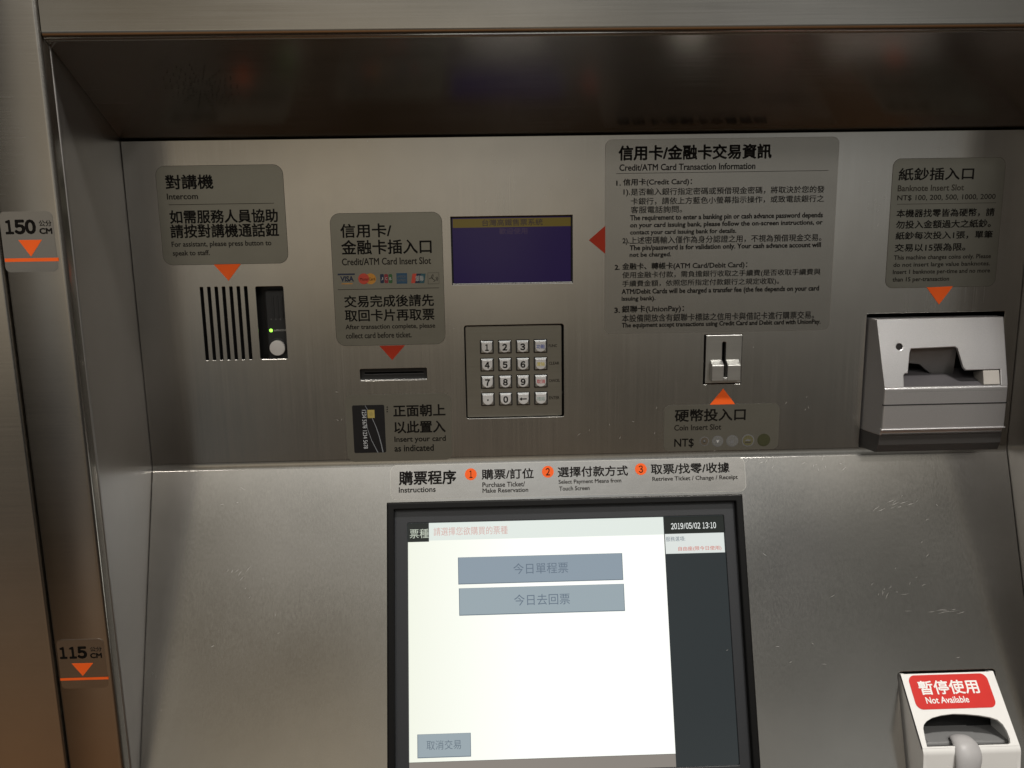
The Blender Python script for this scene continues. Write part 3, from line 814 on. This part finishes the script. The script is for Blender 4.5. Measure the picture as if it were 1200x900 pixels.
# -- intercom
k = Sticker('U', 'olive grey sticker headed 對講機 Intercom above the slotted intercom grille', quad_px('U', (182.5, 194.5), (331, 193.5), (191.5, 310), (337.6, 308.6)), .0085)
k.t('對講機', 194.8, 250, 205.3, 221.8, bold=.012); k.t('Intercom', 196, 232, 227, 233.8, 'ink_grey'); k.rule(198, 321.4, 240)
k.t('如需服務人員協助', 199.8, 325.6, 246.8, 262, bold=.012); k.t('請按對講機通話鈕', 200.6, 326.8, 263.4, 279, bold=.012)
k.t('For assistant, please press button to', 201.6, 318.1, 283.4, 291.2, 'ink_grey'); k.t('speak to staff.', 203, 246, 293.8, 301.4, 'ink_grey')
k.tri([(250.6, 310), (282.4, 309.3), (268, 329)]); k.done()

# -- credit card slot
k = Sticker('U', 'olive grey sticker with a row of bank card logos above the card slot', quad_px('U', (387, 250.5), (517.8, 248.7), (394.5, 404.8), (521.3, 403)), .0085)
k.t('信用卡/', 399.5, 458.7, 262.8, 278.6, bold=.008); k.t('金融卡插入口', 400.7, 505.7, 281.8, 298.4, bold=.008)
k.t('Credit/ATM Card Insert Slot', 401, 505, 303, 311, 'ink_grey'); k.rule(396, 514.6, 339.4)
k.t('交易完成後請先', 404, 508.4, 346.6, 360.4, bold=.008); k.t('取回卡片再取票', 404.8, 509, 363.3, 376.8, bold=.008)
k.t('After transaction complete, please', 405.2, 510, 380.6, 387.6, 'ink_grey'); k.t('collect card before ticket.', 405.6, 482.3, 390.2, 396.8, 'ink_grey')
I = k.ink; Y0 = k.Y; Y1 = Y0-.0001; Y2 = Y0-.0002
def bq(xl, xr, yt, yb): return rr(*box_px('U', xl, xr, yt, yb))
I.flat(bq(395.8, 415.9, 320.5, 322.4), Y0, 'logo_navy'); I.flat(bq(400.5, 413.3, 332.0, 333.0), Y0, 'logo_amber')
k.t('VISA', 399.3, 414.3, 324, 329.9, 'logo_navy', bold=.03)
for cxp, mat, y in ((434.3, 'logo_amber', Y0), (426.3, 'logo_red', Y1)):
    x, z = pick('U', cxp, 326.7); I.flat(circ(x, z, .0050), y, mat)
x0, x1, z0, z1 = box_px('U', 422, 439.5, 325.3, 328.6); I.text('MasterCard', x0, x1, z0, z1, Y2, 'ink_grey', 0, 2)
for i, mat in enumerate(('logo_navy', 'logo_crimson', 'logo_green')):
    x0, x1, z0, z1 = box_px('U', 445.6+i*4.9, 450+i*4.9, 321.2, 331.8); I.flat(rr(x0, x1, z0, z1, .0009, 3), Y0, mat)
    I.text('JCB'[i], x0+.0008, x1-.0008, z0+.0028, z1-.0028, Y1, 'pale_mark', .01, 2)
I.flat(bq(464.7, 477.2, 320, 332.4), Y0, 'logo_blue')
x0, x1, z0, z1 = box_px('U', 465.8, 476.2, 322.6, 329.8)
I.text('AMERICAN', x0, x1, (z0+z1)/2+.0005, z1, Y1, 'grey_mark', 0, 2); I.text('EXPRESS', x0, x1, z0, (z0+z1)/2-.0005, Y1, 'grey_mark', 0, 2)
for xa_, xb_, mat in ((481.6, 489.5, 'logo_red'), (486.2, 494.5, 'logo_navy'), (491.5, 499, 'logo_teal')):
    x0, x1, z0, z1 = box_px('U', xa_, xb_, 320.6, 331.7); sh = .0016
    Y_ = {'logo_red': Y0, 'logo_navy': Y1, 'logo_teal': Y2}[mat]
    I.flat([(x0, z0), (x1-sh, z0), (x1, z1), (x0+sh, z1)], Y_, mat)
x0, x1, z0, z1 = box_px('U', 487, 496.5, 323, 329.5); I.text('銀聯', x0, x1, z0, z1, Y2-.0001, 'pale_mark', .01, 2)
x0, x1, z0, z1 = box_px('U', 501.6, 514.4, 319.6, 332.6)
I.strip([(x0, z0), (x1, z0), (x1, z1), (x0, z1), (x0, z0)], .00035, Y0, 'ink_faint')
w_, h_ = x1-x0, z1-z0
def lg(*p): return [(x0+a_*w_, z0+b_*h_) for a_, b_ in p]
I.strip(lg((.1, .45), (.3, .55), (.5, .4), (.65, .3), (.5, .2)), .0006, Y0, 'ink_grey'); I.strip(lg((.28, .55), (.42, .85), (.5, .82), (.42, .5)), .0005, Y0, 'ink_grey')
I.strip(lg((.72, .30), (.78, .45), (.72, .6)), .0005, Y0, 'ink_grey'); I.strip(lg((.82, .25), (.90, .45), (.82, .65)), .0005, Y0, 'ink_grey')
k.tri([(444.7, 405.3), (474.7, 404.5), (459.7, 422)], 'orange_shaded'); k.done()

# -- how to insert the card
k = Sticker('U', 'olive grey sticker with a picture of a black chip card below the card slot', quad_px('U', (404.6, 463), (528.6, 460.6), (407, 541.2), (530, 538.6)), .007, edge=None)
k.t('正面朝上', 461.4, 521.8, 474.8, 488.4, bold=.012); k.t('以此置入', 462.5, 522, 494, 507.8, bold=.012)
k.t('Insert your card', 462.6, 522.4, 511.8, 519.8); k.t('as indicated', 462.6, 508.3, 521.8, 529.2)
c = MB(); Y0, Y1, Y2, Y3 = k.Y, k.Y-.0001, k.Y-.0002, k.Y-.0003
x0, x1, z0, z1 = quad_px('U', (412.8, 475.2), (450.3, 474), (415.2, 531), (452.6, 529.8))
w_, h_ = x1-x0, z1-z0
c.plate(rr(x0, x1, z0, z1, .0014), Y0, Y0+.0003, 'card_black')
def cp(a_, b_): return (x0+a_*w_, z1-b_*h_)
c.strip([cp(.40, .0), cp(.50, .12), cp(.62, .29), cp(.72, .46), cp(.80, .65), cp(.86, .84), cp(.90, 1.0)], [.0004, .0005, .0006, .0007, .0008, .0009, .001], Y1, 'card_line')
c.strip([cp(.45, .1), cp(.42, .3), cp(.45, .5), cp(.56, .74), cp(.74, 1.0)], [.0002, .0003, .0004, .0006, .0008], Y1, 'card_line')
a_, b_ = cp(.47, .27), cp(.69, .10)
c.plate(rr(a_[0], b_[0], a_[1], b_[1], .0005), Y2, Y1, 'chip_gold'); m_ = ((a_[0]+b_[0])/2, (a_[1]+b_[1])/2)
c.strip([(m_[0]-.0010, m_[1]-.001), (m_[0]+.001, m_[1]-.001), (m_[0]+.001, m_[1]+.001), (m_[0]-.001, m_[1]+.001), (m_[0]-.001, m_[1]-.001)], .0003, Y3, 'coin_brass')
a_, b_ = cp(.30, .91), cp(.43, .10)
c.text('1234 5678 1234 5678', a_[0], b_[0], a_[1], b_[1], Y3, 'card_white', 0, 2, turn=1)
c.build('card_picture', k.root, k.M, ((x0+x1)/2, Y0, (z0+z1)/2), fix=False)
for i in range(3):
    x, z = pick('U', 453.8, 476.8+2.6*i); k.ink.flat([(x-.0008, z-.0007), (x+.0008, z-.0007), (x, z+.0009)], Y0, 'ink')
k.done()

# -- card transaction information
k = Sticker('U', 'large clear sticker of fine print headed 信用卡/金融卡交易資訊 at the top of the panel', quad_px('U', (708.8, 164.5), (982, 160), (709.4, 390.8), (972.8, 387)), .006, 'clear_film_info', 'info_edge', .0003)
k.t('信用卡/金融卡交易資訊', 725.3, 903.7, 171, 187.8, bold=.02); k.t('Credit/ATM Card Transaction Information', 726, 885, 192.8, 200.2, bold=.01); k.rule(722.2, 970.6, 203.4, .0004)
B = .022
k.t('1.', 722.4, 727.5, 212, 217.4, bold=B)
k.t('信用卡(Credit Card)：', 730.4, 810.8, 209.6, 218.6, bold=.012)
k.t('1).', 730.8, 738.3, 222, 230, bold=.01)
k.t('是否輸入銀行指定密碼或預借現金密碼，將取決於您的發', 739.3, 966, 220.9, 229.3, bold=0)
k.t('卡銀行，請依上方藍色小螢幕指示操作，或致電該銀行之', 739.3, 965.5, 231.9, 240.2, bold=0)
k.t('客服電話詢問。', 739.3, 799.2, 241.9, 250, bold=0)
k.t('The requirement to enter a banking pin or cash advance password depends', 738.6, 964, 252.4, 260, bold=.02, res=2)
k.t('on your card issuing bank, please follow the on-screen instructions, or', 738.6, 963.7, 261.2, 268.2, bold=.02, res=2)
k.t('contact your card issuing bank for details.', 738.6, 862.6, 269.8, 276.4, bold=.02, res=2)
k.t('2).', 729.7, 737.3, 279.3, 287, bold=.01)
k.t('上述密碼輸入僅作為身分認證之用，不視為預借現金交易。', 738.1, 962.5, 277.6, 286.2, bold=0)
k.t('The pin/password is for validation only. Your cash advance account will', 738, 961.8, 287.6, 295, bold=.02, res=2)
k.t('not be charged.', 738, 786.3, 296.2, 302.6, bold=.02, res=2)
k.t('2.', 720.6, 726, 310.6, 316.2, bold=B)
k.t('金融卡、轉帳卡(ATM Card/Debit Card)：', 729.3, 875.5, 308.4, 317.4, bold=.012)
k.t('使用金融卡付款，需負擔銀行收取之手續費(是否收取手續費與', 729.3, 961.3, 318.7, 327.2, bold=0)
k.t('手續費金額，依照您所指定付款銀行之規定收取)。', 729.3, 912.8, 328.8, 337.2, bold=0)
k.t('ATM/Debit Cards will be charged a transfer fee (the fee depends on your card', 728.6, 959.5, 338.9, 346.4, bold=.02, res=2)
k.t('issuing bank).', 728.6, 768, 347.5, 354, bold=.02, res=2)
k.t('3.', 720.2, 726.3, 360.8, 366.6, bold=B)
k.t('銀聯卡(UnionPay)：', 728.9, 801.3, 358.4, 367.6, bold=.012)
k.t('本設備開放含有銀聯卡標誌之信用卡與借記卡進行購票交易。', 728.9, 953.8, 368.8, 377.6, bold=0)
k.t('The equipment accept transactions using Credit Card and Debit card with UnionPay.', 728.8, 961.3, 378.6, 385.4, bold=.02, res=2)
k.tri([(690, 281.4), (709.2, 297.4), (709.2, 264.6)], 'orange_shaded'); k.done()

# -- coin slot
k = Sticker('U', 'olive grey sticker with a row of five coins below the coin slot', quad_px('U', (777.3, 475), (914, 472.4), (778.5, 529), (911.5, 526)), .006, edge=None)
k.t('硬幣投入口', 790.9, 873.3, 480.2, 494.2, bold=.012); k.t('Coin Insert Slot', 790.2, 845, 498.2, 504.6, 'ink_grey'); k.t('NT$', 790.2, 812.7, 514.4, 525, bold=.004)
c = MB(); Y0 = k.Y
for cxp, cyp, rp_, mat in ((825.3, 516.9, 5.7, 'coin_bronze'), (840.8, 516.9, 6.9, 'coin_silver'), (858, 516.6, 7.3, 'coin_silver'), (876.4, 516, 7.7, 'coin_brass'), (894.9, 515.5, 7.9, 'coin_olive')):
    x, z = pick('U', cxp, cyp); r = rp_*.000795
    c.flat(circ(x, z, r), Y0, 'grey_mark' if mat != 'coin_olive' else mat); c.flat(circ(x, z, r*.84), Y0-.0001, mat)
    if mat == 'coin_olive': continue
    if mat == 'coin_brass':
        c.flat([(x-r*.6, z-r*.05), (x-r*.1, z+r*.22), (x+r*.55, z+r*.1), (x+r*.2, z-r*.12)], Y0-.0002, 'grey_mark'); c.flat([(x-r*.45, z-r*.4), (x+r*.45, z-r*.4), (x+r*.5, z-r*.22), (x-r*.5, z-r*.22)], Y0-.0002, 'ink_faint')
    elif mat == 'coin_bronze':
        c.flat(circ(x, z-r*.02, r*.34, 16), Y0-.0002, 'ink_faint'); c.flat(circ(x, z+r*.08, r*.22, 12), Y0-.0003, 'grey_mark')
    elif rp_ < 7: c.flat(circ(x, z, r*.5, 16), Y0-.0002, 'grey_mark'); c.flat([(x-r*.28, z+r*.2), (x, z-r*.35), (x+r*.28, z+r*.2)], Y0-.0003, 'pale_mark')
    else: c.flat([(x-r*.35, z-r*.5), (x+r*.35, z-r*.5), (x+r*.25, z-r*.1), (x+r*.25, z+r*.4), (x-r*.05, z+r*.1), (x-r*.3, z+r*.45)], Y0-.0002, 'grey_mark')
c.build('coin_pictures', k.root, k.M, (x, Y0, z), fix=False)
k.tri([(847.5, 455.3), (832, 474.2), (861.3, 473.5)]); k.done()

# -- banknote slot
k = Sticker('U', 'olive grey sticker headed 紙鈔插入口 above the banknote acceptor', quad_px('U', (1045.7, 187), (1175.5, 184), (1038.8, 338), (1168.6, 334.4)), .007, 'film', 'film_edge')
k.t('紙鈔插入口', 1053, 1140.7, 197.2, 211.6, bold=.008); k.t('Banknote Insert Slot', 1052, 1129.4, 217.2, 224.2, 'ink_faint'); k.t('NT$ 100, 200, 500, 1000, 2000', 1051.4, 1166.4, 228.9, 235.8, 'ink_grey', bold=0)
k.rule(1051, 1167, 239.4, .0004, 'ink_faint')
k.t('本機器找零皆為硬幣，請', 1050.5, 1165, 245.6, 255, bold=.01); k.t('勿投入金額過大之紙鈔。', 1050, 1160.8, 258.7, 268, bold=.01)
k.t('紙鈔每次投入1張，單筆', 1049.5, 1162.9, 272, 281, bold=.01); k.t('交易以15張為限。', 1048.5, 1131, 286, 295, bold=.01)
k.t('This machine changes coins only. Please', 1047.4, 1160.8, 299.4, 306, 'ink_grey', res=2); k.t('do not insert large value banknotes.', 1046.8, 1159.8, 308, 314.4, 'ink_grey', res=2)
k.t('Insert 1 banknote per-time and no more', 1046.2, 1159.8, 316.4, 322.8, 'ink_grey', res=2); k.t('than 15 per-transaction', 1045.8, 1111.9, 325.2, 331.6, 'ink_grey', res=2)
k.tri([(1085.8, 336.8), (1116.6, 335.4), (1100.2, 356.8)]); k.done()

# -- instructions over the touch screen
k = Sticker('L', 'long clear sticker with three numbered orange discs above the touch screen', quad_px('L', (457, 547), (872.5, 535), (459, 585.6), (873.5, 575)), .006, 'clear_film', 'clear_edge', .0003)
k.t('購票程序', 467.8, 534.3, 552.6, 568.4, bold=.016); k.t('Instructions', 467.5, 510.4, 571.2, 577.4)
for px, py, n in ((551.7, 555.8, '1'), (642, 552.8, '2'), (750.9, 549.8, '3')):
    x, z = pick('L', px, py); k.ink.flat(circ(x, z, .0057), k.Y, 'orange')
    k.ink.digits(n, x-.0022, x+.0022, z-.0034, z+.0034, k.Y-.0001, 'ink', .02)
k.t('購票/訂位', 564.7, 625.4, 550.2, 561.9, bold=.01); k.t('Purchase Ticket/', 565.5, 615.2, 565.4, 571, 'ink_grey'); k.t('Make Reservation', 565.6, 619, 572.6, 577.6, 'ink_grey')
k.t('選擇付款方式', 654, 735.9, 547.4, 559.2, bold=.01); k.t('Select Payment Means from', 654.8, 728.2, 562.4, 568.4, 'ink_grey'); k.t('Touch Screen', 655.4, 691, 570.2, 575, 'ink_grey')
k.t('取票/找零/收據', 763.3, 855, 544, 555.8, bold=.01); k.t('Retrieve Ticket / Change / Receipt', 764.8, 864.7, 558.9, 565.2, 'ink_grey'); k.done()

# -- out-of-order notice on the ticket reader
k = Sticker('R', 'red rounded sticker reading 暫停使用 Not Available on the white ticket reader', quad_px('R', (1000+372/5.625, 740+292/5.625), (1000+874/5.625, 740+274/5.625), (1000+404/5.625, 740+517/5.625), (1000+945/5.625, 740+500/5.625)), .0062, 'sign_red', None, base=.0001)
k.t('暫停使用', 1079.4, 1149.0, 798.2, 814.2, 'sign_white', bold=.008); k.t('Not Available', 1086.4, 1136.6, 817.0, 824.6, 'sign_white', bold=.004); k.done()

# -- height marks on the pillar
HG = 'height marks on the steel pillar'
k = Sticker('P', 'height mark reading 150 CM, the upper one on the steel pillar', quad_px('P', (-1.5, 248), (61, 247.5), (7, 319), (69, 318.5)), .004, film='film_pale', edge=None, name='height_mark', group=HG)
k.digits('150', 5.0, 42.6, 258.6, 274, bold=.05); k.t('公分', 46, 60.4, 258.4, 265.2, 'ink_grey'); k.t('CM', 46.8, 61.1, 267.6, 274, bold=.03)
k.tri([(21.8, 281.3), (49.3, 281), (36.7, 300.7)]); k.rule(6, 69, 305, .0026, 'orange'); k.done()
k = Sticker('P', 'height mark reading 115 CM, the lower one on the steel pillar', quad_px('P', (66, 749.5), (121, 749), (72.5, 806.5), (128, 806)), .004, film='film_pale', edge=None, name='height_mark', group=HG)
k.digits('115', 68.8, 102.4, 759.2, 771.9, bold=.05); k.t('公分', 105.8, 119.3, 758.4, 763.6, 'ink_grey'); k.t('CM', 106.2, 119.3, 765.8, 771.2, bold=.03)
k.tri([(84.3, 777.4), (109.3, 776.8), (97.3, 791.9)]); k.rule(71, 127.5, 796, .0022, 'orange'); k.done()
